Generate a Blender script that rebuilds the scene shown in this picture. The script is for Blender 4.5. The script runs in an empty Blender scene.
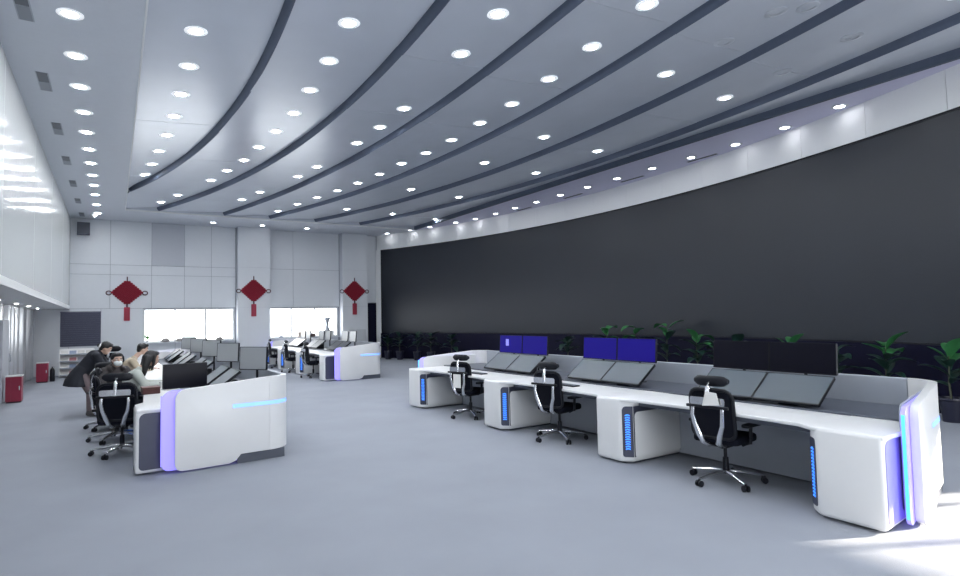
import bpy, bmesh, math, random
from mathutils import Vector, Matrix
random.seed(7)
S = bpy.context.scene
C = S.collection
PI = math.pi
R = math.radians

# ---------------------------------------------------------------- camera
F_PX, CAM_H = 578.4, 1.8
YAW, PITCH, ROLL = R(32.39), R(2.93), R(-1.21)
fw = Vector((math.sin(YAW)*math.cos(PITCH), math.cos(YAW)*math.cos(PITCH), math.sin(PITCH)))
rt = Vector((math.cos(YAW), -math.sin(YAW), 0)); up = rt.cross(fw)
RT = rt*math.cos(ROLL) + up*math.sin(ROLL)
UP = -rt*math.sin(ROLL) + up*math.cos(ROLL)
cam_d = bpy.data.cameras.new('camera'); cam = bpy.data.objects.new('camera', cam_d); C.objects.link(cam)
cam_d.sensor_width = 36; cam_d.lens = F_PX/960*36; cam_d.clip_start = .05; cam_d.clip_end = 200
m = Matrix((RT, UP, -fw)).transposed().to_4x4(); m.translation = (0, 0, CAM_H)
cam.matrix_world = m
S.camera = cam
def ray(x, y): return RT*((x-480)/F_PX) - UP*((y-288)/F_PX) + fw
def at_z(x, y, z):
    d = ray(x, y); return Vector((0, 0, CAM_H)) + d*((z-CAM_H)/d.z)

# ---------------------------------------------------------------- world, sun, exposure
w = bpy.data.worlds.new('sky'); S.world = w; w.use_nodes = True
bg = w.node_tree.nodes['Background']; bg.inputs[0].default_value = (.93, .97, 1, 1); bg.inputs[1].default_value = 6.0
sun_d = bpy.data.lights.new('sun', 'SUN'); sun_d.energy = 24; sun_d.angle = R(1.2); sun_d.color = (1, .89, .74)
sun = bpy.data.objects.new('sun', sun_d); C.objects.link(sun)
sun_dir = Vector((-.89, .45, -math.tan(R(15.5))))
sun.rotation_euler = sun_dir.to_track_quat('-Z', 'Y').to_euler(); sun.location = (20, -10, 8)
vs = S.view_settings
S.display_settings.display_device = 'sRGB'
vs.view_transform = 'Standard'; vs.look = 'None'; vs.gamma = 1; vs.use_curve_mapping = False
vs.exposure = 0.47
LAMP = 155.0           # downlight radiance
S.cycles.max_bounces = 8; S.cycles.diffuse_bounces = 5; S.cycles.glossy_bounces = 4
S.cycles.transparent_max_bounces = 8; S.cycles.sample_clamp_indirect = 4; S.cycles.use_denoising = True
S.cycles.caustics_reflective = False; S.cycles.caustics_refractive = False

# ---------------------------------------------------------------- materials
MATS = {}
def mat(name, col, rough=.5, metal=0, spec=.5, noise=0, nscale=8, bump=0, bscale=200, emit=None, es=1, coat=0):
    if name in MATS: return MATS[name]
    mt = bpy.data.materials.new(name); mt.use_nodes = True
    nt = mt.node_tree; p = nt.nodes['Principled BSDF']
    c = (*col, 1)
    p.inputs['Base Color'].default_value = c
    p.inputs['Roughness'].default_value = rough; p.inputs['Metallic'].default_value = metal
    p.inputs['Specular IOR Level'].default_value = spec
    p.inputs['Coat Weight'].default_value = coat
    if emit: p.inputs['Emission Color'].default_value = (*emit, 1); p.inputs['Emission Strength'].default_value = es
    tc = nt.nodes.new('ShaderNodeTexCoord')
    if noise:
        n = nt.nodes.new('ShaderNodeTexNoise'); n.inputs['Scale'].default_value = nscale; n.inputs['Detail'].default_value = 4
        nt.links.new(tc.outputs['Object'], n.inputs['Vector'])
        mx = nt.nodes.new('ShaderNodeMix'); mx.data_type = 'RGBA'
        mx.inputs[6].default_value = (*[max(0, k*(1-noise)) for k in col], 1); mx.inputs[7].default_value = (*[min(1, k*(1+noise)) for k in col], 1)
        nt.links.new(n.outputs['Fac'], mx.inputs[0]); nt.links.new(mx.outputs[2], p.inputs['Base Color'])
    if bump:
        n = nt.nodes.new('ShaderNodeTexNoise'); n.inputs['Scale'].default_value = bscale; n.inputs['Detail'].default_value = 2
        nt.links.new(tc.outputs['Object'], n.inputs['Vector'])
        b = nt.nodes.new('ShaderNodeBump'); b.inputs['Strength'].default_value = bump; b.inputs['Distance'].default_value = .01
        nt.links.new(n.outputs['Fac'], b.inputs['Height']); nt.links.new(b.outputs['Normal'], p.inputs['Normal'])
    MATS[name] = mt
    return mt
CARPET = mat('carpet', (.305, .325, .37), .8, spec=.25, noise=.10, nscale=1.2, bump=.5, bscale=180)
CEIL = mat('ceiling_metal', (.64, .68, .75), .26, metal=.12, spec=.5, noise=.05, nscale=1.5)
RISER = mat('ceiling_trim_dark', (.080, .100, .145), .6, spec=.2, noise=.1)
SOFFIT = mat('soffit_paint', (.63, .66, .72), .42, spec=.4, noise=.03)
SOFFITR = mat('soffit_led_tint', (.58, .57, .74), .42, spec=.4, noise=.03)  # lavender reflection of the blue LEDs is put into the soffit colour
WALLP = mat('wall_panel', (.70, .725, .76), .35, noise=.02)
WALLG = mat('wall_panel_grey', (.52, .54, .59), .35, noise=.02)
GLOSSP = mat('gloss_white_panel', (.74, .765, .75), .16, noise=.015)
TRIMW = mat('white_trim', (.82, .83, .83), .4)
JOINT = mat('joint_grey', (.28, .30, .34), .7)
SCREEN = mat('led_wall', (.017, .021, .030), .38, spec=.45, noise=.15, nscale=.6)
NAVY = mat('navy_base', (.004, .004, .020), .5, spec=.15, noise=.2)
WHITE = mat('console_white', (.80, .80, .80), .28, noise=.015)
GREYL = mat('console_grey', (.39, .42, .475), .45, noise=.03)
DECK = mat('deck_dark', (.075, .085, .11), .4, noise=.1)
INSET = mat('inset_dark', (.055, .06, .095), .4, noise=.1)
ACRYL = mat('violet_acrylic', (.42, .40, .85), .25, emit=(.26, .20, 1.0), es=.55)
VIOL = mat('violet_lit_panel', (.34, .31, .62), .35, noise=.03)  # violet light from the glowing core, put into the panel colour
LEDB = mat('blue_led', (.05, .2, .8), .4, emit=(.03, .20, 1), es=1.7)
LEDS = mat('blue_slot', (.3, .5, .9), .4, emit=(.14, .34, 1), es=.95)
LEDL = mat('blue_line', (.1, .4, .9), .4, emit=(.03, .24, 1), es=2.2)
BLACK = mat('black_plastic', (.007, .008, .013), .42, spec=.3, noise=.2)
MESHB = mat('black_mesh', (.007, .008, .015), .8, spec=.15, bump=.6, bscale=500)
FABB = mat('black_fabric', (.006, .007, .014), .85, spec=.15, bump=.3, bscale=300)
CHROME = mat('polished_aluminium', (.72, .73, .76), .22, metal=.95)
SCRGREY = mat('screen_matte_off', (.028, .050, .072), .34, spec=.65)
SCRBLK = mat('screen_black', (.004, .004, .010), .3, spec=.18)
SCRBLUE = mat('screen_blue', (.003, .003, .03), .4, spec=.08, emit=(.014, .008, .24), es=.60)
SCRLOGO = mat('screen_logo', (.2, .2, .6), .3, emit=(.25, .25, .8), es=.5)
PAPER = mat('paper', (.80, .79, .76), .7, noise=.02)
RED = mat('red_knot', (.27, .008, .028), .6, noise=.15, nscale=30)
REDL = mat('red_tassel', (.42, .05, .09), .7, noise=.1, nscale=60)
REDD = mat('red_dark_cord', (.06, .004, .01), .6)
REDBOX = mat('red_box', (.26, .012, .045), .4, noise=.05)
CURT = mat('pleated_lining', (.46, .47, .49), .25, metal=.3, noise=.04)
BLIND = mat('slate_blind', (.13, .135, .19), .6, noise=.05)
FRAME = mat('window_frame', (.72, .73, .74), .4)
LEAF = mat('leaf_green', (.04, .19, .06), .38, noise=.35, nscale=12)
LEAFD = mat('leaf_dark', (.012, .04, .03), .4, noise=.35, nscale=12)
STEM = mat('stem', (.05, .06, .035), .6)
POT = mat('pot_dark', (.012, .013, .03), .35)
LAMPM = mat('lamp_diffuser', (.9, .9, .9), .5, emit=(.93, .965, 1), es=LAMP)
LAMPR = mat('lamp_soffit', (.9, .9, .9), .5, emit=(.94, .95, 1), es=LAMP*.10)
LAMPW = mat('lamp_warm', (.9, .9, .9), .5, emit=(1, .95, .88), es=130)
RINGG = mat('lamp_halo_ring', (.85, .87, .9), .5, emit=(.93, .965, 1), es=.42)  # faint emission on the trim ring stands in for the lens bloom halo
OFFL = mat('lamp_off', (.52, .55, .60), .3)
BROWN = mat('brown_leather', (.09, .025, .022), .5)
def glass_mat():
    mt = bpy.data.materials.new('window_glass'); mt.use_nodes = True; nt = mt.node_tree; nt.nodes.clear()
    o = nt.nodes.new('ShaderNodeOutputMaterial'); mx = nt.nodes.new('ShaderNodeMixShader'); mx.inputs[0].default_value = .06
    t = nt.nodes.new('ShaderNodeBsdfTransparent'); g = nt.nodes.new('ShaderNodeBsdfGlossy'); g.inputs['Roughness'].default_value = .05
    nt.links.new(t.outputs[0], mx.inputs[1]); nt.links.new(g.outputs[0], mx.inputs[2]); nt.links.new(mx.outputs[0], o.inputs[0])
    return mt
GLASS = glass_mat()

# ---------------------------------------------------------------- mesh helpers
class MB:
    def __init__(s): s.v = []; s.f = []
    def add(s, vs, fs):
        o = len(s.v); s.v += [tuple(p) for p in vs]; s.f += [tuple(i+o for i in f) for f in fs]; return s
    def box(s, x0, x1, y0, y1, z0, z1):
        return s.add([(x, y, z) for z in (z0, z1) for y in (y0, y1) for x in (x0, x1)],
                     [(0,2,3,1), (4,5,7,6), (0,1,5,4), (2,6,7,3), (0,4,6,2), (1,3,7,5)])
    def prism(s, poly, a, b, axis='z'):
        """poly: 2d outline (counter-clockwise); extruded along axis from a to b"""
        def P(p, t): return {'z': (p[0], p[1], t), 'y': (p[0], t, p[1]), 'x': (t, p[0], p[1])}[axis]
        n = len(poly); vs = [P(p, a) for p in poly] + [P(p, b) for p in poly]
        fs = [tuple(range(n))[::-1], tuple(range(n, 2*n))] + [(i, (i+1) % n, n+(i+1) % n, n+i) for i in range(n)]
        return s.add(vs, fs)
    def tube(s, pts, rad, n=8, flat=1.0, cap=True, up=None):
        pts = [Vector(p) for p in pts]; k = len(pts)
        rr = rad if isinstance(rad, (list, tuple)) else [rad]*k
        vs = []
        for i, p in enumerate(pts):
            t = (pts[min(i+1, k-1)] - pts[max(i-1, 0)]).normalized()
            u = Vector(up) if up else (Vector((0, 0, 1)) if abs(t.z) < .9 else Vector((1, 0, 0)))
            a = t.cross(u).normalized(); b = a.cross(t)
            vs += [p + a*math.cos(2*PI*j/n)*rr[i] + b*math.sin(2*PI*j/n)*rr[i]*flat for j in range(n)]
        fs = [(i*n+j, i*n+(j+1) % n, (i+1)*n+(j+1) % n, (i+1)*n+j) for i in range(k-1) for j in range(n)]
        if cap: fs += [tuple(range(n))[::-1], tuple(range((k-1)*n, k*n))]
        return s.add(vs, fs)
    def lathe(s, prof, n=16, c=(0, 0, 0)):
        vs = [(c[0]+r*math.cos(2*PI*j/n), c[1]+r*math.sin(2*PI*j/n), c[2]+z) for r, z in prof for j in range(n)]
        k = len(prof)
        fs = [(i*n+j, i*n+(j+1) % n, (i+1)*n+(j+1) % n, (i+1)*n+j) for i in range(k-1) for j in range(n)]
        fs += [tuple(range(n))[::-1], tuple(range((k-1)*n, k*n))]
        return s.add(vs, fs)
    def ball(s, c, r, n=12, m_=8, mtx=None):
        rx, ry, rz = r if isinstance(r, (tuple, list)) else (r, r, r)
        vs = []; c = Vector(c)
        for i in range(m_+1):
            th = PI*i/m_
            for j in range(n):
                q = Vector((rx*math.sin(th)*math.cos(2*PI*j/n), ry*math.sin(th)*math.sin(2*PI*j/n), rz*math.cos(th)))
                vs.append(c + (mtx @ q if mtx else q))
        fs = [(i*n+j, (i+1)*n+j, (i+1)*n+(j+1) % n, i*n+(j+1) % n) for i in range(m_) for j in range(n)]
        return s.add(vs, fs)
    def mesh(s, name, mt, bev=0, seg=2, smooth=False, xf=None):
        me = bpy.data.meshes.new(name); bm = bmesh.new()
        vv = [bm.verts.new(xf(Vector(p)) if xf else p) for p in s.v]
        for f in s.f:
            try: bm.faces.new([vv[i] for i in f])
            except ValueError: pass
        bmesh.ops.remove_doubles(bm, verts=bm.verts, dist=1e-5)
        bmesh.ops.recalc_face_normals(bm, faces=bm.faces)
        if bev:
            es = [e for e in bm.edges if len(e.link_faces) == 2 and e.calc_face_angle(0) > R(28)]
            bmesh.ops.bevel(bm, geom=es, offset=bev, segments=seg, affect='EDGES', profile=.5, clamp_overlap=True)
        if smooth:
            for f in bm.faces: f.smooth = True
            for e in bm.edges:
                if len(e.link_faces) == 2 and e.calc_face_angle(0) > R(40): e.smooth = False
        bm.to_mesh(me); bm.free(); me.materials.append(mt); return me
    def build(s, name, mt, parent=None, **k):
        return link(name, s.mesh(name, mt, **k), parent)
def link(name, me, parent=None, loc=None, rz=0):
    o = bpy.data.objects.new(name, me); C.objects.link(o)
    if parent: o.parent = parent
    if loc is not None: o.location = loc
    if rz: o.rotation_euler = (0, 0, rz)
    return o
def tag(o, label=None, cat=None, group=None, kind=None):
    if label: o['label'] = label
    if cat: o['category'] = cat
    if group: o['group'] = group
    if kind: o['kind'] = kind
    return o
def thing(name, label, cat, loc=(0, 0, 0), rz=0, group=None):
    o = bpy.data.objects.new(name, None); C.objects.link(o); o.empty_display_size = .1
    o.location = loc; o.rotation_euler = (0, 0, rz)
    return tag(o, label, cat, group)
def struct(name, mb, mt, **k): return tag(mb.build(name, mt, **k), kind='structure')
def dup(o, parent=None, loc=None, rz=None, label=None, group=None):
    c = o.copy(); C.objects.link(c); c.parent = parent
    if loc is not None: c.location = loc
    if rz is not None: c.rotation_euler = (0, 0, rz)
    if label: c['label'] = label
    if group: c['group'] = group
    for ch in list(o.children): dup(ch, c)
    return c
def rrect(x0, x1, y0, y1, r, n=5):
    rs = r if isinstance(r, (tuple, list)) else (r,)*4      # (x0y0, x1y0, x1y1, x0y1)
    out = []
    for (cx, cy, a, q) in ((x0+rs[0], y0+rs[0], PI, rs[0]), (x1-rs[1], y0+rs[1], 1.5*PI, rs[1]), (x1-rs[2], y1-rs[2], 0, rs[2]), (x0+rs[3], y1-rs[3], .5*PI, rs[3])):
        if q <= 0: out.append((cx, cy)); continue
        out += [(cx+q*math.cos(a+.5*PI*i/n), cy+q*math.sin(a+.5*PI*i/n)) for i in range(n+1)]
    return out

# ================================================================= ROOM SHELL
XL, YB, ZC, YR = -1.385, 26.2, 5.83, -5.0
XREC = -2.7
YN = .9                                                             # the curve ends here, a straight window bay follows
def wall_x(y): return -17.0 + math.sqrt(30.5**2 - (max(y, YN)-13.4)**2)     # curved screen wall, plan
struct('floor', MB().box(-3.2, 15, YR-.3, YB+.4, -.2, 0), CARPET)
ceiling = struct('ceiling', MB().box(-3.2, 15, YR-.3, YB+.4, 6.35, 6.6), SOFFIT)

# soffits
XS, YS, XSR = .32, 23.55, 11.56
struct('ceiling_soffit_left', MB().box(XREC-.3, XS, YR, YB+.2, ZC, 6.35), SOFFIT)
struct('ceiling_soffit_back', MB().box(XS, 13.9, YS, YB+.2, ZC, 6.35), SOFFIT)
ys = [YR + (YS-YR)*i/40 for i in range(41)]
struct('ceiling_soffit_right', MB().prism([(min(XSR, wall_x(y)-.02), y) for y in ys[::-1]] + [(wall_x(y)+.15, y) for y in ys], ZC, 6.35), SOFFITR)
struct('trim_1', MB().box(XS-.012, XS+.012, YR, YS, ZC-.02, ZC+.02), TRIMW)
struct('trim_2', MB().box(XS, XSR, YS-.012, YS+.02, ZC-.025, ZC+.03), TRIMW)
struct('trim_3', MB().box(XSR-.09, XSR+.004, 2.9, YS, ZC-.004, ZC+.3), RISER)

# curved ceiling strips: every strip is split into panels; it hangs low at its left edge and rises to the right
ARCS = [(2.006, 35, 10.0), (3.77, 39, 10.0), (5.33, 50, 10.25), (7.24, 41, 10.75), (9.16, 36, 11.25), (11.0, 39, 11.0)]   # apex x, radius, apex y
def arc(i, y):
    if i == 0: return XS
    if i == 7: return min(XSR, wall_x(y)-.02)
    ax, ra, ya_ = ARCS[i-1]; x = ax - ra + math.sqrt(ra*ra - (y-ya_)**2)
    return min(max(x, XS), XSR, wall_x(y)-.02)
ZLOW, RISE = ZC + .04, .12
NSEG = 11
for i in range(7):
    for k in range(NSEG):
        ya, yb = YR + (YS-YR)*k/NSEG + .003, YR + (YS-YR)*(k+1)/NSEG - .003
        mb = MB(); dz = random.uniform(-.004, .004); tl = random.uniform(-.010, .010); n = 8; rows = []
        for j in range(n+1):
            y = ya + (yb-ya)*j/n; x0, x1 = arc(i, y), arc(i+1, y) - (.07 if i < 6 else 0)
            if x1 - x0 < .06: continue
            rows.append((x0, x1, y, dz + tl*(j/n-.5)))
        if len(rows) < 2: continue
        vs_, fs_ = [], []
        for (x0, x1, y, q) in rows:
            for t in (0, .25, .5, .75, 1): vs_.append((x0+(x1-x0)*t, y, ZLOW + RISE*t**1.15 + q))
            for t in (1, 0): vs_.append((x0+(x1-x0)*t, y, ZLOW + RISE*t + q + .035))
        for r_ in range(len(rows)-1):
            a, b = r_*7, (r_+1)*7
            fs_ += [(a+c, a+(c+1) % 7, b+(c+1) % 7, b+c) for c in range(7)]
        fs_ += [tuple(range(7)), tuple(range((len(rows)-1)*7, len(rows)*7))[::-1]]
        mb.add(vs_, fs_).build('ceiling_panel', CEIL, ceiling)
for i in range(1, 7):
    mb = MB(); vs_, fs_, rows = [], [], []
    for j in range(121):
        y = YR + (YS-YR)*j/120; x = arc(i, y)
        if x <= XS+.02 or x >= min(XSR, wall_x(y)-.02)-.02: continue
        rows.append((x, y))
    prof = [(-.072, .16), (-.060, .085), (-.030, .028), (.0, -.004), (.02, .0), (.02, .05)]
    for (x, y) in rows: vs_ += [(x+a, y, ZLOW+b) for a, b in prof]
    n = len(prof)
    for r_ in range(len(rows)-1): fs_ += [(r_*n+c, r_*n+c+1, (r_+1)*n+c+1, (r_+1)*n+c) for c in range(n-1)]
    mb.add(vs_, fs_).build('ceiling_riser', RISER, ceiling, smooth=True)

# left wall: glossy panels over a recess
wl = struct('wall_left', MB().box(XREC, XL-.03, YR, YB, 2.56, ZC), JOINT)
jy = [YR, -1.0, 2.9, 6.8, 10.8, 14.8, 18.7, 22.6, YB-.005]
for a, b in zip(jy, jy[1:]): MB().box(XL-.03, XL, a+.006, b-.006, 2.575, ZC).build('wall_panel', GLOSSP, wl, bev=.004, seg=1)
struct('trim_4', MB().box(XREC, XL+.02, YR, YB, 2.42, 2.56), TRIMW, bev=.006, seg=1)
wr = struct('wall_left_recess', MB().box(XREC-.3, XREC, YR, YB, 0, 2.42), WALLG)
mb = MB(); n = 420; vs_ = []
for j in range(n+1):
    y = YR + (YB-YR)*j/n
    x = XREC + .20 + .15*abs(math.cos(PI*y/.95)) + .03*math.cos(2*PI*y/2.3+1)
    vs_ += [(x, y, .02), (x, y, 2.41)]
mb.add(vs_, [(2*j, 2*j+2, 2*j+3, 2*j+1) for j in range(n)])
mb.build('pleated_lining', CURT, wr, smooth=True)
d1 = struct('door_1', MB().box(XREC+.42, XREC+.48, 17.75, 18.75, 0, 1.98), WALLG, bev=.006)
MB().tube([(XREC+.50, 18.6, .95), (XREC+.53, 18.6, .95), (XREC+.53, 18.6, 1.15), (XREC+.50, 18.6, 1.15)], .012).build('door_handle', CHROME, d1)

# back wall with pillars, panels and two window groups
W1, W2, WZ = (.98, 4.33), (5.62, 8.80), (1.10, 2.42)
bk = MB()
xs = [XREC-.3, W1[0], W1[1], W2[0], W2[1], 13.9]
for k in range(5):
    a, b = xs[k], xs[k+1]
    if k in (1, 3): bk.box(a, b, YB, YB+.3, 0, WZ[0]); bk.box(a, b, YB, YB+.3, WZ[1], ZC)
    else: bk.box(a, b, YB, YB+.3, 0, ZC)
wb = struct('wall_back', bk, JOINT)
def panel(x0, x1, z0, z1, mt=WALLP, y=YB, g=.006):
    MB().box(x0+g, x1-g, y-.025, y, z0+g, z1-g).build('wall_panel', mt, wb, bev=.003, seg=1)
cols = [XL, -.12, 1.26, 2.42, 3.42, 4.36]
for k, (a, b) in enumerate(zip(cols, cols[1:])):
    panel(a, b, 4.12, ZC, WALLG if k == 2 else WALLP); panel(a, b, 3.74, 4.12); panel(a, b, 2.44, 3.74)
panel(XREC, XL, 0, 2.42, WALLP); panel(XL, -.40, 2.30, 2.44); panel(XL, -.40, 0, 2.30); panel(-.40, W1[0], 0, 2.44)
for a, b in ((W1[0], 2.1), (2.1, 3.2), (3.2, W1[1]), (W2[0], 6.7), (6.7, 7.8), (7.8, W2[1])): panel(a, b, 0, WZ[0]-.03)
for a, b in ((5.62, 6.75), (6.75, 8.85)): panel(a, b, 2.44, 4.12); panel(a, b, 4.12, ZC)
panel(10.1, 11.2, 2.62, ZC); panel(10.1, 11.2, 0, 2.6, NAVY)
for k, (a, b) in enumerate(((4.38, 5.68), (8.87, 10.08))):
    pl = tag(MB().box(a, b, YB-.43, YB, 0, ZC).build('wall_pillar', WALLG), kind='structure')
    for z0, z1 in ((0, 2.44), (2.44, 4.12), (4.12, ZC)):
        MB().box(a+.004, b-.004, YB-.455, YB-.43, z0+.004, z1-.004).build('wall_panel', WALLP, pl, bev=.003, seg=1)
def window(name, x0, x1, y0, z0, z1, nm, face=-1):
    y_a, y_b = (y0+.05, y0+.12)
    f = MB()
    for z in (z0, z1-.05): f.box(x0, x1, y_a, y_b, z, z+.05)
    root = tag(f.build(name, FRAME), kind='structure')
    for k in range(nm+1):
        x = x0 + (x1-x0)*k/nm; x = min(max(x, x0+.035), x1-.035)
        MB().box(x-.035, x+.035, y_a-.01, y_b+.01, z0, z1).build('window_frame', FRAME, root)
    for k in range(nm):
        a, b = x0+(x1-x0)*k/nm+.03, x0+(x1-x0)*(k+1)/nm-.03
        MB().box(a, b, y_a+.03, y_a+.036, z0+.04, z1-.04).build('pane', GLASS, root)
    return root
for k, (W, nm) in enumerate(((W1, 3), (W2, 3))):
    wn = window('window_%d' % (k+1), W[0], W[1], YB, WZ[0], WZ[1], nm)
    MB().box(W[0]+.02, W[1]-.02, YB-.24, YB+.05, WZ[0]-.04, WZ[0]).build('window_sill', WALLP, wn, bev=.005)
def portal(x0, x1, z0, z1, y, direction):
    l = bpy.data.lights.new('window_portal', 'AREA'); l.shape = 'RECTANGLE'; l.size = x1-x0; l.size_y = z1-z0
    l.cycles.is_portal = True
    o = bpy.data.objects.new('window_portal', l); C.objects.link(o); o.location = ((x0+x1)/2, y, (z0+z1)/2)
    o.rotation_euler = (R(90)*(-1 if direction < 0 else 1), 0, 0)
portal(*W1, *WZ, YB+.25, -1); portal(*W2, *WZ, YB+.25, -1)

# rear wall (behind the camera) with unseen windows, enlarged to brighten the foreground
RW = [(-1.2, 1.6, .25, 2.7), (2.0, 4.8, .25, 2.7), (5.2, 8.6, .25, 2.7)]
rb = MB(); xx = XREC-.3
for (a, b, z0, z1) in RW:
    rb.box(xx, a, YR-.3, YR, 0, ZC); rb.box(a, b, YR-.3, YR, 0, z0); rb.box(a, b, YR-.3, YR, z1, ZC); xx = b
rb.box(xx, 13.9, YR-.3, YR, 0, ZC)
struct('wall_rear', rb, WALLP)
for k, (a, b, z0, z1) in enumerate(RW):
    window('window_%d' % (k+3), a, b, YR-.2, z0, z1, 3); portal(a, b, z0, z1, YR-.28, 1)

# curved screen wall: fascia panels, screen, navy base
Y0S, Y1S = YR, 25.9
def arc_slab(y0, y1, z0, z1, off0, off1, n):
    mb = MB(); vs_ = []
    for j in range(n+1):
        y = y0+(y1-y0)*j/n; x = wall_x(y); nx = (x+17.0)/30.5; ny = (y-13.4)/30.5
        vs_ += [(x-nx*off1, y-ny*off1, z0), (x-nx*off0, y-ny*off0, z0), (x-nx*off0, y-ny*off0, z1), (x-nx*off1, y-ny*off1, z1)]
    fs_ = [(j*4+c, j*4+(c+1) % 4, (j+1)*4+(c+1) % 4, (j+1)*4+c) for j in range(n) for c in range(4)] + [(0, 1, 2, 3), tuple(range(n*4, n*4+4))[::-1]]
    return mb.add(vs_, fs_)
wrt = struct('wall_right', arc_slab(YN, YB, 0, ZC, -.3, 0, 40), WALLG)
XN = wall_x(YN); SW = (-3.4, .42, .12, 2.0)                       # window bay on the right, out of frame, where the sun comes in
struct('wall_right_bay', MB().box(XN, XN+.3, YR-.3, SW[0], 0, ZC).box(XN, XN+.3, SW[1], YN+.02, 0, ZC).box(XN, XN+.3, SW[0], SW[1], 0, SW[2]).box(XN, XN+.3, SW[0], SW[1], SW[3], ZC), WALLP)
wn = tag(MB().box(XN+.1, XN+.16, SW[0], SW[1], SW[2], SW[2]+.05).box(XN+.1, XN+.16, SW[0], SW[1], SW[3]-.05, SW[3]).build('window_6', FRAME), kind='structure')
for q in (SW[0]+.03, -2.1, -.85, .02, SW[1]-.03): MB().box(XN+.09, XN+.17, q-.03, q+.03, SW[2], SW[3]).build('window_frame', FRAME, wn)
for q, q2 in ((SW[0], -2.1), (-2.1, -.85), (-.85, .02), (.02, SW[1])): MB().box(XN+.125, XN+.13, q+.03, q2-.03, SW[2]+.04, SW[3]-.04).build('pane', GLASS, wn)
y = YN+.02
while y < 25.9:
    y2 = min(y+1.45, 26.05); arc_slab(y+.004, y2-.004, 5.13, ZC, 0, .10, 3).build('fascia_panel', TRIMW, wrt); y = y2
arc_slab(25.83, 26.1, 0, 5.13, 0, .12, 2).build('screen_frame_post', TRIMW, wrt)
bs = struct('wall_screen_base', arc_slab(YN, 25.83, 0, 1.16, 0, .14, 40), NAVY)
sc = thing('display_screen', 'huge dark curved video wall filling the right wall', 'screen', (wall_x(13.4), 13.4, 1.16))
def rel(o, par): o.parent = par; o.location = -Vector(par.location); return o
rel(arc_slab(YN+.1, 25.80, 1.19, 5.10, 0, .06, 60).build('screen_surface', SCREEN, smooth=True), sc)
for z0, z1 in ((1.16, 1.19), (5.10, 5.13)): rel(arc_slab(YN+.07, 25.83, z0, z1, 0, .085, 60).build('screen_edge', BLACK), sc)
rel(arc_slab(25.80, 25.83, 1.19, 5.10, 0, .085, 1).build('screen_edge', BLACK), sc)

# ================================================================= CEILING FITTINGS
def dl_mesh(mt, r=.09, drop=.006, rm=None):
    ring = MB().lathe([(r, .012), (r+.055, .012), (r+.062, .0), (r+.04, -.006), (r, -.004), (r, .012)], 20).mesh('trim_ring', rm or OFFL, smooth=True)
    prof = [(r, .004)] + [(r*math.cos(a), .004 - drop*math.sin(a)) for a in (.3, .6, .9, 1.2)] + [(.001, .004-drop)]
    lens = MB().lathe(prof, 20).mesh('lens', mt, smooth=True)
    return ring, lens
DL = dl_mesh(LAMPM, rm=RINGG); DLOFF = dl_mesh(OFFL); DLW = dl_mesh(LAMPW, .05, .012); DLR = dl_mesh(LAMPR, .095, .005)
def ceil_z(x, y):
    if x < XS or x > XSR or y > YS: return ZC
    for i in range(7):
        x0, x1 = arc(i, y), arc(i+1, y)
        if x0 <= x <= x1: return ZLOW + RISE*((x-x0)/max(x1-x0, .05))**1.15
    return ZLOW
def downlight(p, label, group, meshes=DL):
    t = thing('downlight', label, 'downlight', p, 0, group)
    if XS < p[0] < XSR and p[1] < YS and p[2] > ZC: t.rotation_euler = (0, -math.atan((ceil_z(p[0]+.04, p[1])-ceil_z(p[0]-.04, p[1]))/.08), 0)
    link('trim_ring', meshes[0], t); link('lens', meshes[1], t)
PXL = {
 'strip beside the left soffit': [(196,31),(189,66),(181,94),(174,116),(167,135),(159,151),(152,164),(145,174.5)],
 'second curved ceiling strip from the left': [(349,23),(329,61),(310,90),(294,113),(276,131),(259,147),(244,160),(227,170.5),(211,180),(178,195),(161,202)],
 'third curved ceiling strip from the left': [(498,14),(461,54),(404,108.5),(380,127),(357,143),(317,166.7),(298,176.5),(260,192),(242,199.6)],
 'fourth curved ceiling strip from the left': [(647,5),(592,47),(549,79),(512,104),(480,123),(451.6,140),(426,153),(401.6,163.5),(379.6,174),(358,183),(337.5,190.6),(317,197.5),(297.5,204),(278,211)],
 'fifth curved ceiling strip from the left': [(666,74),(544,137),(484.6,162.7),(411,189.4),(347,209)],
 'sixth curved ceiling strip from the left': [(725,98),(597.5,151),(536,173),(459,197),(392.7,214),(960,-6)],
 'narrow last ceiling strip': [(435,219)],
 'right soffit above the screen': [(851,110.5),(788,128.5),(735.5,144.5),(691,157.5),(652,168.4),(617,178.5),(587.5,187),(560.4,195),(536.5,202),(515,208),(495.6,213.7),(478,219),(462,223),(444,228),(424,231)],
 'back soffit above the window wall': [(213,222.5),(262.5,225.4),(307,228.3),(387,233.4)],
}
ORD = ['nearest', 'second', 'third', 'fourth', 'fifth', 'sixth', 'seventh', 'eighth', 'ninth', 'tenth', 'eleventh', 'twelfth', 'thirteenth', 'fourteenth', 'fifteenth', 'sixteenth']
for row, px in PXL.items():
    for k, (x, y) in enumerate(sorted(px, key=lambda p: p[1])):
        z = ZC
        for _ in range(4):
            q = at_z(x, y, z); z = ceil_z(q.x, q.y)
        if row.startswith('right'): q.x = min(q.x, wall_x(q.y)-.38)
        downlight((q.x, q.y, z-.006), ORD[k] + ' lit downlight from the camera in the ' + row, 'downlights of the ' + row, DLR if row.startswith(('right', 'back')) else DL)
ly = [at_z(x, y, ZC).y for x, y in ((70,14),(75,55.5),(79.5,86.5),(83,112),(85.5,132),(87.5,149),(90,163),(91.5,175),(93,185),(94.5,194.5),(95.5,204.5),(97.3,213))]
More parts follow.
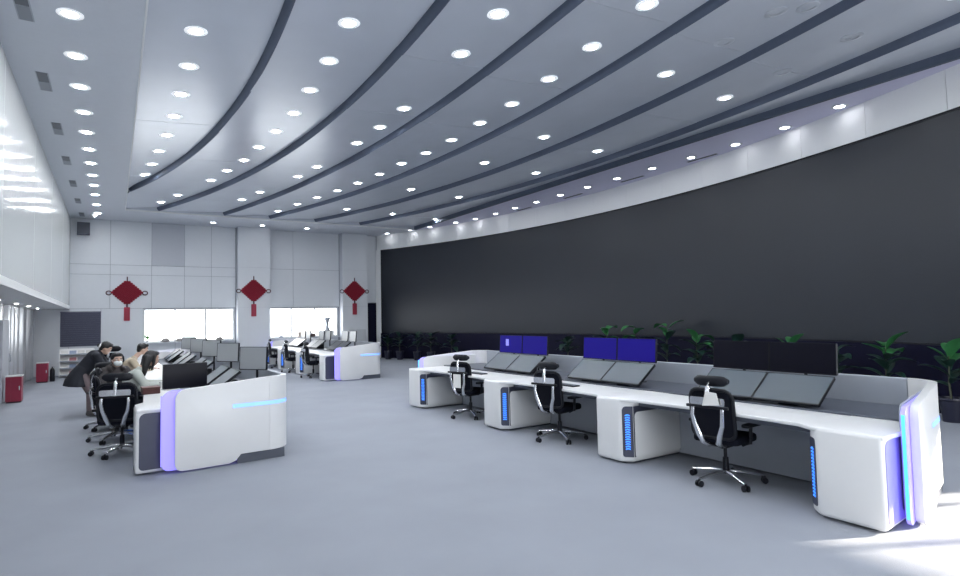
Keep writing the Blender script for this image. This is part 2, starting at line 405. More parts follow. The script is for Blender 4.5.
for k, y in enumerate(ly):
    downlight((-.51, min(y, 25.7), ZC-.004), ORD[k] + ' lit downlight from the camera in the straight left soffit row', 'downlights of the left soffit')
for y in (2.2, 4.0, 5.8): downlight((-.51, y, ZC-.004), 'lit downlight overhead before the frame begins', 'downlights overhead')
for y in (-3, -1, 1, 3.5, 5.5):                                  # rows go on overhead, behind the frame
    for i in (1, 2, 3, 4, 5):
        x = (arc(i, y)+arc(i+1, y))/2
        if y > 2 and i > 2: continue
        downlight((x, y, ceil_z(x, y)-.006), 'lit downlight overhead before the frame begins', 'downlights overhead')
for k, (x, y) in enumerate(((724,42),(783,72),(852,37),(776,12),(808,7))):
    z = ZC
    for _ in range(4): q = at_z(x, y, z); z = ceil_z(q.x, q.y)
    downlight((q.x, q.y, z-.006), ['unlit downlight beside the lit one right of centre in the ceiling', 'unlit downlight in the sixth ceiling strip', 'unlit downlight farthest right in the ceiling', 'unlit downlight at the top edge, left of two', 'unlit downlight at the top edge, right of two'][k], 'unlit downlights', DLOFF)
for k in range(7):
    y = 11.25 + (k-1)*2.70
    t = thing('ceiling_vent', ORD[k] + ' dark rectangular vent from the camera in the left soffit', 'vent', (-1.0, y, ZC), 0, 'vents of the left soffit')
    MB().box(-.085, .085, 0, .86, -.006, -.001).build('vent_frame', GREYL, t)
    MB().box(-.07, .07, .015, .42, -.010, -.004).build('grille', DECK, t)
    MB().box(-.07, .07, .435, .845, -.010, -.004).build('grille', JOINT, t)
for k, (x, y) in enumerate(((702,158),(632,179),(573,196),(525,209))):
    q = at_z(x, y, ZC); q.x = min(q.x, wall_x(q.y)-.3)
    t = thing('slot_diffuser', ORD[k] + ' thin dark slot diffuser from the camera above the screen', 'vent', (q.x, q.y, ZC), 0, 'slot diffusers above the screen')
    MB().box(-.05, .05, -.45, .45, -.006, -.001).build('slot_frame', DECK, t); MB().box(-.015, .015, -.43, .43, -.009, -.004).build('blade', BLACK, t)
for k, y in enumerate((16.2, 19.0, 21.5, 24.0)):
    downlight((-2.12, y, 2.415), ORD[k] + ' small spotlight from the camera under the left wall ledge', 'spotlights of the left recess', DLW)

# speaker and dome camera at the back left corner
t = thing('wall_speaker', 'dark square loudspeaker high on the back wall beside the corner', 'speaker', (-.97, YB-.03, 5.2))
MB().box(-.2, .2, -.28, -.05, 0, .46).build('cabinet', BLIND, t, bev=.012); MB().box(-.18, .18, -.29, -.28, .02, .44).build('grille', DECK, t); MB().box(-.04, .04, -.05, .03, .18, .28).build('bracket', BLACK, t)
t = thing('dome_camera', 'white dome camera under the left soffit in the back corner', 'camera', (-.62, 24.9, ZC))
MB().lathe([(.11, 0), (.12, -.03), (.11, -.06), (.001, -.06)], 16).build('mount', TRIMW, t, smooth=True); MB().ball((0, 0, -.07), (.085, .085, .075)).build('dome', WHITE, t, smooth=True)
t = thing('window_blind', 'slate grey slatted blind on the back wall beside the left corner', 'blind', (-1.02, YB-.03, 1.05))
for k in range(16):
    MB().add([(-.62, -.012, k*.078), (.62, -.012, k*.078), (.62, -.05, k*.078+.075), (-.62, -.05, k*.078+.075), (-.62, -.006, k*.078), (.62, -.006, k*.078), (.62, -.044, k*.078+.077), (-.62, -.044, k*.078+.077)],
             [(0,1,2,3), (7,6,5,4), (0,4,5,1), (2,6,7,3), (0,3,7,4), (1,5,6,2)]).build('slat', BLIND, t)
MB().box(-.63, .63, -.06, 0, 1.245, 1.29).build('head_rail', BLIND, t)

# ================================================================= KNOT ORNAMENTS
def knot(loc, label):
    t = thing('knot_ornament', label, 'ornament', loc, 0, 'red knot ornaments on the window wall')
    # body: a diamond woven from crossing cords, with scalloped edges
    hw, hh = .50, .47
    MB().prism([(0, -hh), (hw, 0), (0, hh), (-hw, 0)], -.05, -.012, 'y').build('woven_body', RED, t, bev=.01)
    mb = MB()
    for s_ in (-1, 1):
        for k in range(-5, 6):
            c = k*.085
            a = Vector((c*s_*.5*hw/.5 - hw*.5, -.055, (c*.5*hh/.5)*1 + hh*.5*s_*0)); 
            p0 = (-hw*.5 + c*.5*1.0, -.055, -s_*(-hh*.5) + s_*c*.47); p1 = (hw*.5 + c*.5, -.055, -s_*(hh*.5) + s_*c*.47)
            mb.tube([p0, p1], .028, 6, flat=.6)
    mb.build('cord_weave', RED, t, smooth=True)
    mb = MB()
    for q in range(4):
        sx, sz = ((1, 1), (1, -1), (-1, -1), (-1, 1))[q]
        for k in range(1, 7):
            f = k/7.; c = (sx*hw*(1-f), -.03, sz*hh*f)
            mb.ball(c, (.05, .025, .05), 10, 6)
    mb.build('edge_loops', RED, t, smooth=True)
    for s_ in (-1, 1):
        pts = [(s_*(hw+.10+.085*math.cos(a)), -.03, -.02+.075*math.sin(a)) for a in [2*PI*k/16 for k in range(17)]]
        MB().tube(pts, .018, 6, cap=False, up=(0, 1, 0)).build('side_loop', REDD, t, smooth=True)
        MB().tube([(s_*hw*.85, -.03, 0), (s_*(hw+.03), -.03, 0)], [.07, .03], 8).build('side_knot', RED, t, smooth=True)
    MB().tube([(0, -.03, hh-.02), (0, -.03, hh+.14)], .022, 6).build('hanging_cord', REDD, t)
    MB().tube([(0, -.03, -hh+.02), (0, -.03, -hh-.12)], .03, 6).build('tassel_knot', REDD, t)
    mb = MB(); mb.prism(rrect(-.10, .10, -hh-.62, -hh-.10, .02), -.055, -.005, 'y')
    ts = mb.build('tassel', REDL, t, bev=.008)
    for k in range(7): MB().box(-.088+k*.028, -.076+k*.028, -.062, -.053, -hh-.62, -hh-.16).build('strand', RED if k % 2 else REDL, ts)
K = 26.2/24.4
knot((.44, YB-.025, 1.8+(2.97-1.8)*K), 'red woven knot with tassel on the wall panel left of the windows')
knot((5.00, YB-.455, 1.8+(3.05-1.8)*K), 'red woven knot with tassel on the pillar between the window groups')
knot((9.43, YB-.455, 1.8+(3.06-1.8)*K), 'red woven knot with tassel on the pillar nearest the screen')

# ================================================================= CONSOLES
def led_cells(u0, u1, z0, z1, v, face, mb=None):
    """a column of little chevrons"""
    mb = mb or MB(); n = 15; h = (z1-z0)/n
    for k in range(n):
        z = z0+k*h; c = (u0+u1)/2
        mb.prism([(u0, z+h*.10), (c, z+h*.42), (u1, z+h*.10), (u1, z+h*.50), (c, z+h*.86), (u0, z+h*.50)], *sorted((v, v+face*.004)), axis='y')
    return mb
def pedestal(loc, wid, label, group, near_end=False, far_end=False, side=None):
    """cabinet: width along +Y, depth along +X, z to .74; its knee-hole side faces -Y (v=0) unless it closes the near end"""
    t = thing('pedestal_cabinet', label, 'cabinet', loc, 0, group)
    ch = .115
    a = 0 if near_end else ch; b = ch if near_end else 0
    ea, eb = (.10 if near_end else 0), (.10 if far_end else 0)
    f_ = -.012
    poly = ([(f_, wid)] if not b else [(f_+b, wid), (f_, wid-b)]) + ([(f_, 0)] if not a else [(f_, a), (f_+a, 0)]) + [(1.0, ea), (1.0, wid-eb)]
    MB().prism(poly, .022, .783).build('body', WHITE, t, bev=.040, seg=4, smooth=True)
    MB().prism([(.07, .05+.06), (.16, .05), (.98, .05+ea), (.98, wid-.05-eb), (.16, wid-.05), (.07, wid-.11)], 0, .022).build('plinth', DECK, t)
    if near_end:      # outer side carries one dark panel in a white rim
        MB().prism(rrect(.030, .96, .062, .735, (.05, .02, .02, .07)), -.006, .002, 'y').build('side_panel', side or INSET, t, bev=.003, xf=lambda p: Vector((p.x, p.y+.10*(p.x+.012), p.z)))
        # knee-hole side only shows its chamfer
        s2 = math.sqrt(.5)
        def xf(p):   # p.x along chamfer, p.z up, p.y outward
            base = Vector((-.012, wid-ch, 0)); d = Vector((s2, s2, 0)); nrm = Vector((-s2, s2, 0))
            return base + d*p.x + nrm*(-p.y) + Vector((0, 0, p.z))
        L = ch/s2
        MB().prism(rrect(.02, L-.02, .09, .68, .03), -.004, .002, 'y').build('corner_inset', INSET, t, xf=xf)
        led_cells(.055, L-.055, .16, .60, -.004, -1).build('light_strip', LEDB, t, xf=xf)
        return t
    # dark inset wrapping the chamfer, white door panel, blue light strip
    s2 = math.sqrt(.5)
    def xf(p):
        base = Vector((-.012, ch, 0)); d = Vector((s2, -s2, 0)); nrm = Vector((-s2, -s2, 0))
        return base + d*p.x + nrm*(-p.y) + Vector((0, 0, p.z))
    L = ch/s2
    MB().prism(rrect(.034, L, .085, .690, (.03, 0, 0, .05)), -.005, .002, 'y').build('corner_inset', INSET, t, xf=xf)
    led_cells(.068, .125, .17, .60, -.005, -1).build('light_strip', LEDB, t, xf=xf)
    MB().prism([(ch, .085), (ch+.02, .085), (ch+.02, .60), (.62, .60), (.72, .66), (.60, .69), (ch, .69)], -.005, .002, 'y').build('side_inset', INSET, t)
    MB().prism(rrect(ch+.01, .985, .08, .62, (.03, .01, .01, .05)), -.016, .002, 'y').build('side_panel', WHITE, t, bev=.005, smooth=True)
    return t
def console_row(X0, yn, peds, yf, rowname, slant=.08, bright=False):
    # pedestals
    n = len(peds)
    ordn = ['nearest', 'second', 'third', 'fourth', 'fifth', 'sixth']
    for k, (a, b) in enumerate(peds):
        pedestal((X0, a, 0), b-a, '%s white console cabinet with blue light strip of the %s' % (ordn[k], rowname) if k else 'white %s-sided end cabinet nearest the camera in the %s' % ('violet-lit' if bright else 'dark', rowname),
                 'console cabinets of the ' + rowname, near_end=(k == 0), far_end=(k == n-1), side=VIOL if bright else None)
    # worktop
    t = thing('console_worktop', 'long white worktop of the ' + rowname, 'worktop', (X0, yn, 0))
    e = [(0.0, peds[0][0]-yn)]
    for k in range(n-1):
        a, b = peds[k][1]-yn, peds[k+1][0]-yn
        e += [(0, a-.10), (.03, a-.03), (.10, a+.10), (.15, (a+b)/2), (.10, b-.10), (.03, b+.03), (0, b+.10)]
    e += [(0, peds[-1][1]-yn)]
    L = peds[-1][1]-yn; s0 = peds[0][0]-yn
    MB().prism(e[::-1] + [(.84, s0), (.84, L)], .742, .78).build('top', WHITE, t, bev=.012, seg=3, smooth=True)
    for k in range(n-1):
        a, b = peds[k][1]-yn, peds[k+1][0]-yn
        MB().prism([(.19, a+.02), (.80, a-.02), (.80, b+.02), (.19, b-.02)], .69, .742).build('under_tray', DECK, t)
        MB().box(.93, .96, a-.03, b+.03, .03, .742).build('modesty_panel', GREYL, t)
    MB().prism([(.80, s0+.02), (1.70, s0+.05+slant*1.1), (1.70, L-.15), (.80, L-.02)], .765, .80).build('rear_deck', DECK, t, bev=.005)
    MB().prism([(1.005, s0+.04), (1.66, s0+.05+slant*1.1), (1.66, L-.15), (1.005, L-.04)], .04, .765).build('rear_cabinet', GREYL, t)
    # enclosing screen: outer end panels, rounded corners and back panel
    sh = thing('console_screen', 'white end and back panels with blue slot light around the ' + rowname, 'desk panel', (X0, yn, 0))
    T = yf-yn; D = 1.80; rc = .28
    for side, name_ in ((0, 'near'), (1, 'far')):
        def V(v): return v if side == 0 else T - v
        def SL(p): return Vector((p.x, p.y + (1 if side == 0 else -1)*(slant if side == 0 else .13)*max(0, p.x-.25), p.z))
        y0_, y1_ = sorted((V(0), V(.07)))
        pts = [(.40+.09, .02), (1.02, .02), (1.10, .05), (1.16, .12), (D-rc, .12), (D-rc, 1.08)]
        pts += [(.40+.12, 1.0)] + [(.40+.12-.12*math.sin(q), 1.0-.12+.12*math.cos(q)) for q in (.4, .8, 1.2, PI/2)]
        pts += [(.40, .11)] + [(.40+.09-.09*math.cos(q), .11-.09*math.sin(q)) for q in (.4, .8, 1.2)]
        MB().prism(pts, y0_, y1_, 'y').build('end_panel', WHITE, sh, xf=SL, bev=.006, seg=2, smooth=True)
        y0_, y1_ = sorted((V(.075), V(.115)))
        core = MB().prism(rrect(.26, 1.5, .03, .99, (.09, 0, 0, .12)), y0_, y1_, 'y').build('glowing_core', ACRYL, sh, xf=SL, bev=.006)
        yc0, yc1 = sorted((V(.083), V(.107)))
        MB().prism(rrect(.252, .27, .09, .93, .004), yc0, yc1, 'y').build('light_line', LEDL if bright else ACRYL, core, xf=SL)
        y0_, y1_ = sorted((V(.12), V(.138)))
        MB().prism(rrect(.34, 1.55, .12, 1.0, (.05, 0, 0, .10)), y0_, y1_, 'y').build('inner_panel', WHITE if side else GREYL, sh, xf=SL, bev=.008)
        # corner
        mb = MB(); m_ = 10; vs_ = []
        for j in range(m_+1):
            q = .5*PI*j/m_
            for rr_ in (rc, rc-.07):
                u, v = D-rc+rr_*math.sin(q), V(rc-rr_*math.cos(q))
                vs_ += [(u, v, .12), (u, v, 1.08)]
        fs_ = []
        for j in range(m_):
            o = j*4; p = o+4
            fs_ += [(o, p, p+1, o+1), (o+2, o+3, p+3, p+2), (o+1, p+1, p+3, o+3), (o, o+2, p+2, p)]
        mb.add(vs_, fs_).build('corner_panel', WHITE, sh, xf=SL, smooth=True)
        # slot light wrapping from the end panel round the corner
        vs_ = []; path = [(1.06, V(-.004)), (1.3, V(-.004)), (D-rc, V(-.004))] + [(D-rc+(rc+.004)*math.sin(q), V(rc-(rc+.004)*math.cos(q))) for q in (.3, .6, .9, 1.15)]
        for (u, v) in path: vs_ += [(u, v, .715), (u, v, .76)]
        MB().add(vs_, [(2*j, 2*j+2, 2*j+3, 2*j+1) for j in range(len(path)-1)]).build('slot_light', LEDS, sh, xf=SL)
        y0_, y1_ = sorted((V(.03), V(.30)))
        MB().box(1.12, D-.08, y0_, y1_, 0, .12).build('plinth', DECK, sh, xf=SL)
    MB().box(D-.07, D, rc+slant*1.5, T-rc-.19, .12, 1.08).build('back_panel', GREYL, sh, bev=.01)
    MB().box(D-.13, D-.03, rc+slant*1.5, T-rc-.19, 0, .12).build('plinth', DECK, sh)

def monitor_meshes(wd, h, mt):
    back = MB().prism(rrect(-wd/2, wd/2, 0, h, .01, 2), .006, .034, 'x').box(.034, .06, -.12, .12, h*.3, h*.7).mesh('housing', BLACK, bev=.003, seg=1)
    bez = MB(); bz = .008
    for a in ((-wd/2, wd/2, 0, bz*1.6), (-wd/2, wd/2, h-bz, h), (-wd/2, -wd/2+bz, 0, h), (wd/2-bz, wd/2, 0, h)): bez.box(-.002, .006, *a)
    sc_ = MB().box(.001, .006, -wd/2+bz, wd/2-bz, bz*1.6, h-bz).mesh('screen', mt)
    return back, bez.mesh('bezel', BLACK), sc_
ML = monitor_meshes(.725, .435, SCRGREY); MLD = monitor_meshes(.725, .435, mat('screen_matte_dark', (.06, .065, .075), .3, spec=.8))
MU = {'black': monitor_meshes(.745, .345, SCRBLK), 'blue': monitor_meshes(.745, .345, SCRBLUE)}
MUS = {'grey': monitor_meshes(.60, .345, mat('screen_pale', (.20, .22, .24), .3, spec=.8))}
def put_monitor(ms, loc, tilt, label, group, rz=0, foot=None):
    t = thing('computer_monitor', label, 'monitor', loc, rz, group)
    for nme, me in zip(('housing', 'bezel', 'screen'), ms):
        o = link(nme, me, t); o.rotation_euler = (0, tilt, 0)
    if foot == -1:
        MB().prism([(.06, -.045), (.36, -.045), (.36, .11), (.30, .11)], -.10, .10, 'y').build('support_wedge', BLACK, t)
    elif foot:
        MB().tube([(.05, 0, .08), (.09, 0, .02), (.09, 0, -foot+.012)], .018, 8).build('stand_arm', BLACK, t)
        MB().lathe([(.09, -foot), (.09, -foot+.01), (.001, -foot+.012)], 16, (.09, 0, 0)).build('stand_base', BLACK, t)
    return t

ROWB, ROWA, ROWC = 'console row by the screen', 'console row with people', 'far console row'
PB = [(2.24, 2.88), (4.98, 5.50), (7.58, 8.15), (10.45, 11.02)]
PA = [(8.07, 8.78), (11.35, 11.85), (13.6, 14.1), (16.3, 16.85), (18.85, 19.4)]
PC = [(17.06, 17.66), (19.7, 20.25), (22.3, 22.85), (24.7, 25.25)]
console_row(5.2, 2.10, PB, 11.18, ROWB, .235, True)
console_row(.24, 7.92, PA, 19.56, ROWA, .09)
console_row(5.3, 16.8, PC, 25.4, ROWC, .08)

TL = math.atan2(.35, .26)          # lower monitors lean back
def station_monitors(X0, yc, uppers, where, row, du=0., lows=(ML, ML), uo=.0):
    for k, s_ in enumerate((-1, 1)):
        put_monitor(lows[k], (X0+.80+du, yc+s_*.367, .848), TL, 'tilted grey monitor, %s of the low pair %s' % (('right', 'left')[k], where), 'tilted monitors of the ' + row, foot=-1)
        put_monitor(uppers, (X0+1.32+du, yc+uo+s_*.378, 1.10), R(4), 'upright monitor, %s of the high pair %s' % (('right', 'left')[k], where), 'upright monitors of the ' + row, foot=.30)
station_monitors(5.2, 3.88, MU['black'], 'at the near desk before the screen', ROWB, uo=.09)
station_monitors(5.2, 6.25, MU['blue'], 'at the middle desk before the screen', ROWB, uo=.16)
station_monitors(5.2, 8.66, MU['blue'], 'at the far desk before the screen', ROWB, uo=.19)
wa = ['behind the near end panel', 'beside the woman in pale sweater', 'beside the man in beige', 'at the far end of the row']
for yc, wh in zip((9.75, 12.4, 15.05, 17.7), wa):
    for k, s_ in enumerate((-1, 1)): put_monitor(ML, (1.20, yc+s_*.45, .848), TL, 'tilted grey monitor, %s of the low pair %s' % (('right', 'left')[k], wh), 'tilted monitors of the ' + ROWA, foot=-1)
MPA = monitor_meshes(.52, .34, mat('screen_pale_grey', (.40, .42, .44), .35, spec=.6))
for k, yc in enumerate((9.05, 11.3, 13.4, 15.6, 17.8)): put_monitor(MPA, (1.74, yc, 1.10), R(3), '%s upright pale monitor from the near end panel in the people\'s row' % ORD[k], 'upright monitors of the ' + ROWA, rz=R(34), foot=.30)
wc = ['at the near desk of the far row', 'at the middle desk of the far row', 'at the last desk of the far row']
for yc, wh in zip((18.7, 21.3, 23.8), wc): station_monitors(5.3, yc, MUS['grey'], wh, ROWC, 0, (MLD, MLD))
# little emblem on the far blue screen
o = tag(MB().prism(rrect(-.05, .05, 0, .13, .01), -.002, 0, 'x').build('screen_icon', SCRLOGO), 'small pale icon tile on the far blue monitor', 'icon')
o.location = (6.52, 9.32, 1.24)
# black monitor turned away on the near people's desk
t = thing('computer_monitor', 'black monitor turned away beside the woman in the pale sweater', 'monitor', (.88, 9.35, .783), R(96))
MB().prism(rrect(-.29, .29, .10, .45, .012, 2), -.02, .02, 'x').build('housing', BLACK, t, bev=.004)
MB().box(-.022, -.02, -.28, .28, .115, .44).build('screen', SCRBLK, t)
MB().tube([(.03, -.10, .12), (.05, -.10, .25), (.05, -.05, .30), (.05, .05, .30), (.05, .10, .25), (.03, .10, .12)], .012, 6).build('carry_handle', BLIND, t, smooth=True)
MB().box(.02, .05, -.06, .06, .0, .16).build('stand', GREYL, t); MB().prism(rrect(-.1, .1, -.12, .12, .02), 0, .012).build('stand_base', GREYL, t)

# ================================================================= CHAIRS
def make_chair():
    t = thing('office_chair', '', 'chair')
    leg = MB().tube([(.03, 0, .115), (.12, 0, .118), (.26, 0, .098), (.375, 0, .078)], [.034, .031, .026, .021], 8, flat=.65).mesh('base_leg', CHROME, smooth=True)
    cast = MB(); 
    for s_ in (-1, 1):
        n = 14
        cast.add([(.375+.032*math.cos(2*PI*j/n), s_*.012+q*s_*.020, .033+.032*math.sin(2*PI*j/n)) for q in (0, 1) for j in range(n)],
                 [tuple(range(n)), tuple(range(n, 2*n))] + [(j, (j+1) % n, n+(j+1) % n, n+j) for j in range(n)])
    cast.tube([(.375, 0, .03), (.375, 0, .078)], .012, 6)
    cast = cast.mesh('caster', BLACK)
    for k in range(5):
        l = link('base_leg', leg, t, rz=2*PI*k/5+.35); link('caster', cast, l)
    MB().lathe([(.045, .095), (.045, .13), (.032, .14), (.030, .26), (.018, .265), (.018, .40)], 12).build('gas_column', BLACK, t, smooth=True)
    MB().box(-.14, .12, -.10, .10, .385, .435).build('tilt_mechanism', BLACK, t, bev=.012)
    # seat cushion
    mb = MB(); mb.prism(rrect(-.23, .27, -.25, .25, (.06, .10, .10, .06)), .435, .515)
    mb.build('seat', FABB, t, bev=.028, seg=3, smooth=True)
    # back: curved frame and mesh
    def bx(y, z): return -.245 - .10*(z-.55)*.9 + .9*y*y*.55
    out = rrect(-.235, .235, .50, 1.00, (.07, .07, .10, .10), 5)
    MB().tube([(bx(a, z), a, z) for a, z in out] + [(bx(*out[0]), *out[0])], .019, 8, cap=False, up=(1, 0, 0)).build('back_frame', BLACK, t, smooth=True)
    mb = MB(); ny, nz = 8, 8
    mb.add([(bx(-.225+.45*i/ny, .515+.47*j/nz), -.225+.45*i/ny, .515+.47*j/nz) for j in range(nz+1) for i in range(ny+1)],
           [(j*(ny+1)+i, j*(ny+1)+i+1, (j+1)*(ny+1)+i+1, (j+1)*(ny+1)+i) for j in range(nz) for i in range(ny)])
    mb.build('back_mesh', MESHB, t, smooth=True)
    # two polished arms sweeping up from the seat to the lumbar bar
    for s_ in (-1, 1):
        MB().tube([(-.08, s_*.05, .405), (-.20, s_*.07, .41), (-.285, s_*.085, .455), (-.315, s_*.115, .54), (-.325, s_*.15, .64), (-.345, s_*.165, .74), (-.335, s_*.16, .83)], [.026, .030, .032, .028, .024, .021, .018], 8, flat=.7).build('back_arm', CHROME, t, smooth=True)
    MB().box(-.352, -.318, -.23, .23, .815, .845).build('lumbar_bar', BLACK, t, bev=.008)
    MB().prism(rrect(-.19, .19, .845, .925, .02), -.338, -.330, 'x').build('back_brace', CHROME, t)
    MB().tube([(-.335, 0, .83), (-.335, 0, .95), (-.315, 0, 1.03), (-.285, 0, 1.08)], [.024, .024, .022, .018], 8, flat=.6).build('headrest_bracket', CHROME, t, smooth=True)
    # headrest: curved pad
    mb = MB(); vs_ = []; n = 10; mm = 6
    for i in range(n+1):
        y = -.185+.37*i/n; xx_ = -.265+1.0*y*y
        e = math.sqrt(max(.05, 1-(abs(y)/.19)**8))
        for j in range(mm*2):
            q = 2*PI*j/(mm*2); vs_.append((xx_+.024*math.cos(q), y, 1.09+.055*e*math.sin(q)))
    k = mm*2
    mb.add(vs_, [(i*k+j, i*k+(j+1) % k, (i+1)*k+(j+1) % k, (i+1)*k+j) for i in range(n) for j in range(k)] + [tuple(range(k)), tuple(range(n*k, n*k+k))])
    mb.build('headrest', BLACK, t, smooth=True)
    for s_ in (-1, 1):
        MB().tube([(-.02, s_*.20, .42), (-.02, s_*.285, .45), (-.02, s_*.295, .62)], .019, 8).build('arm_post', BLACK, t, smooth=True)
        MB().prism(rrect(-.15, .15, s_*.295-.045, s_*.295+.045, .03), .62, .655).build('armrest', BLACK, t, bev=.012, smooth=True)
    return t
chair0 = make_chair(); first = [True]
GB, GA, GC = 'office chairs before the screen consoles', 'office chairs of the row with the people', 'office chairs of the far row'
def place_chair(x, y, rz, label, group):
    if first[0]:
        first[0] = False; c = chair0; c.location = (x, y, 0); c.rotation_euler = (0, 0, rz); c['label'] = label; c['group'] = group; return c
    return dup(chair0, None, (x, y, 0), rz, label, group)
cB1 = place_chair(5.53, 3.90, R(7), 'black mesh office chair with silver arms and white paper on its back', GB)
cB2 = place_chair(5.53, 6.62, R(12), 'black mesh office chair with silver arms at the middle desk before the screen', GB)
cB3 = place_chair(5.52, 9.10, R(16), 'black mesh office chair with pale card on its back, third from the camera', GB)
place_chair(.12, 9.66, R(74), 'empty black office chair with silver arms beside the near white end panel', GA)
place_chair(.06, 10.85, R(5), 'black office chair under the woman in the pale sweater', GA)
place_chair(-.03, 12.2, R(-75), 'black office chair under the person in the white mask', GA)
place_chair(.10, 14.75, R(10), 'black office chair under the man in the beige sweater', GA)
c_ = place_chair(.04, 15.75, R(70), 'black office chair whose headrest shows behind the masked person', GA); c_.scale = (1.17,)*3
place_chair(5.45, 18.7, R(5), 'black office chair at the near desk of the far row', GC)
place_chair(5.45, 21.2, R(0), 'black office chair at the middle desk of the far row', GC)
place_chair(5.45, 23.7, R(-5), 'black office chair at the last desk of the far row', GC)
def on_chair(c, pts_local, name, label, cat, mt):
    M_ = Matrix.Rotation(c.rotation_euler[2], 4, 'Z'); M_.translation = c.location
    o = tag(MB().prism(pts_local, -.362, -.355, 'x').build(name, mt, bev=.002), label, cat)
    o.matrix_world = M_; return o
on_chair(cB1, [(-.15, .86), (.04, .84), (.0, .99), (-.12, .98)], 'paper_sheet', 'white paper sheet tucked into the nearest chair back', 'paper', PAPER)
on_chair(cB3, [(-.10, .56), (.08, .56), (.08, .80), (-.10, .80)], 'paper_card', 'pale card hanging on the far chair back before the screen', 'card', PAPER)

# desk items
def keyboard(loc, rz, label):
    t = thing('keyboard', label, 'keyboard', loc, rz, 'keyboards on the consoles')
    MB().prism(rrect(-.07, .07, -.22, .22, .01), 0, .016).build('base', BLACK, t, bev=.003)
    for r_ in range(4): MB().box(-.055+r_*.029, -.032+r_*.029, -.21, .21, .016, .021).build('key_row', DECK, t)
keyboard((5.62, 6.55, .78), 0, 'black keyboard on the middle desk before the screen')
keyboard((5.62, 9.0, .78), R(3), 'black keyboard on the far desk before the screen')
t = thing('document', 'thin pale document lying on the nearest worktop', 'paper', (5.66, 4.02, .78), R(8))
MB().box(-.10, .10, -.15, .15, 0, .004).build('page', PAPER, t); MB().box(-.10, -.06, -.15, .15, .004, .006).build('binding', GREYL, t)
t = thing('folder_box', 'dark red leather box on the desk before the woman in the pale sweater', 'box', (.45, 9.95, .78), R(4))
MB().box(-.09, .14, -.12, .12, 0, .085).build('box_body', BROWN, t, bev=.008); MB().box(-.095, .145, -.125, .125, .085, .10).build('lid', BROWN, t, bev=.006)
t = thing('paper_cup', 'white paper cup on the desk beside the black monitor', 'cup', (.66, 10.6, .78))
MB().lathe([(.028, 0), (.038, .10), (.040, .10), (.036, .095), (.001, .09)], 14).build('cup_body', PAPER, t, smooth=True); MB().lathe([(.041, .096), (.041, .108), (.001, .11)], 14).build('lid', WHITE, t)

# ================================================================= RED BOXES, RACK, SILL ITEMS
def red_box(loc, label):
    t = thing('fire_cabinet', label, 'box', loc, 0, 'red boxes along the left recess')
    MB().box(-.15, .15, -.15, .15, .03, .62).build('case', REDBOX, t, bev=.008)
    MB().box(-.16, .16, -.16, .16, .62, .65).build('lid', TRIMW, t, bev=.005)
    MB().box(-.155, -.05, -.157, -.15, .04, .61).build('door', REDBOX, t); MB().box(-.14, .14, -.14, .14, 0, .03).build('plinth', BLACK, t)
    MB().box(.10, .12, -.165, -.15, .30, .40).build('handle', CHROME, t)
red_box((-2.0, 17.9, 0), 'red floor box nearer to the camera by the left recess')
red_box((-1.93, 23.6, 0), 'red floor box farther back by the left recess corner')
t = thing('cylinder_can', 'small dark fire extinguisher beside the farther red box', 'extinguisher', (-1.68, 23.75, 0))
MB().lathe([(.06, 0), (.07, .02), (.07, .36), (.05, .42), (.02, .44), (.02, .48)], 12).build('tank', BLACK, t, smooth=True); MB().box(-.02, .07, -.015, .015, .46, .49).build('valve', CHROME, t)
t = thing('leaflet_rack', 'white leaflet rack with coloured papers before the back wall blind', 'rack', (-1.08, 25.2, 0))
MB().box(-.50, .50, .10, .13, 0, 1.0).build('back_board', WHITE, t, bev=.004)
for s_ in (-1, 1): MB().box(s_*.50-.012, s_*.50+.012, -.18, .13, 0, .98).build('side_board', WHITE, t)
for k in range(4):
    z = .08+k*.24; MB().add([(-.49, -.16, z), (.49, -.16, z), (.49, .08, z+.20), (-.49, .08, z+.20), (-.49, -.15, z-.015), (.49, -.15, z-.015), (.49, .09, z+.185), (-.49, .09, z+.185)], [(0,1,2,3), (7,6,5,4), (0,4,5,1), (2,6,7,3), (0,3,7,4), (1,5,6,2)]).build('tray', WHITE, t)
    MB().box(-.49, .49, -.175, -.16, z-.015, z+.03).build('lip', GREYL, t)
lc = [(.64, .62, .60), (.30, .36, .50), (.72, .72, .70), (.30, .31, .36), (.46, .20, .22), (.62, .62, .60)]
k = 0
for row in range(4):
    for c in range(4):
        z = .09+row*.24; x = -.36+c*.24; k += 1
        tag(MB().add([(x-.1, -.155, z), (x+.1, -.155, z), (x+.1, -.01, z+.125), (x-.1, -.01, z+.125), (x-.1, -.151, z-.005), (x+.1, -.151, z-.005), (x+.1, -.006, z+.12), (x-.1, -.006, z+.12)],
                     [(0,1,2,3), (7,6,5,4), (0,4,5,1), (2,6,7,3), (0,3,7,4), (1,5,6,2)]).build('leaflet', mat('leaflet_%d' % ((k*5+row) % 6), lc[(k*5+row) % 6], .6)), 'leaflet in the %s tray of the white rack, %s of four' % (('lowest', 'second lowest', 'second highest', 'highest')[row], ('leftmost', 'second from left', 'third from left', 'rightmost')[c]), 'leaflet', 'leaflets on the white rack').location = (-1.08, 25.2, 0)
SZ = WZ[0]
def lump(loc, r, label, cat, name, mt):
    t = thing(name, label, cat, loc)
    MB().lathe([(r*.75, 0), (r, r*.25), (r*.95, r*.55), (r*.6, r*.85), (r*.2, r), (.002, r)], 14).build('body', mt, t, smooth=True)
    MB().tube([(-r*.3, 0, r*.9), (-r*.15, 0, r*1.25), (r*.15, 0, r*1.25), (r*.3, 0, r*.9)], r*.06, 6).build('handle', mt, t)
GREYB = mat('grey_brown_cloth', (.30, .28, .27), .8); DKB = mat('dark_brown', (.10, .07, .07), .7)
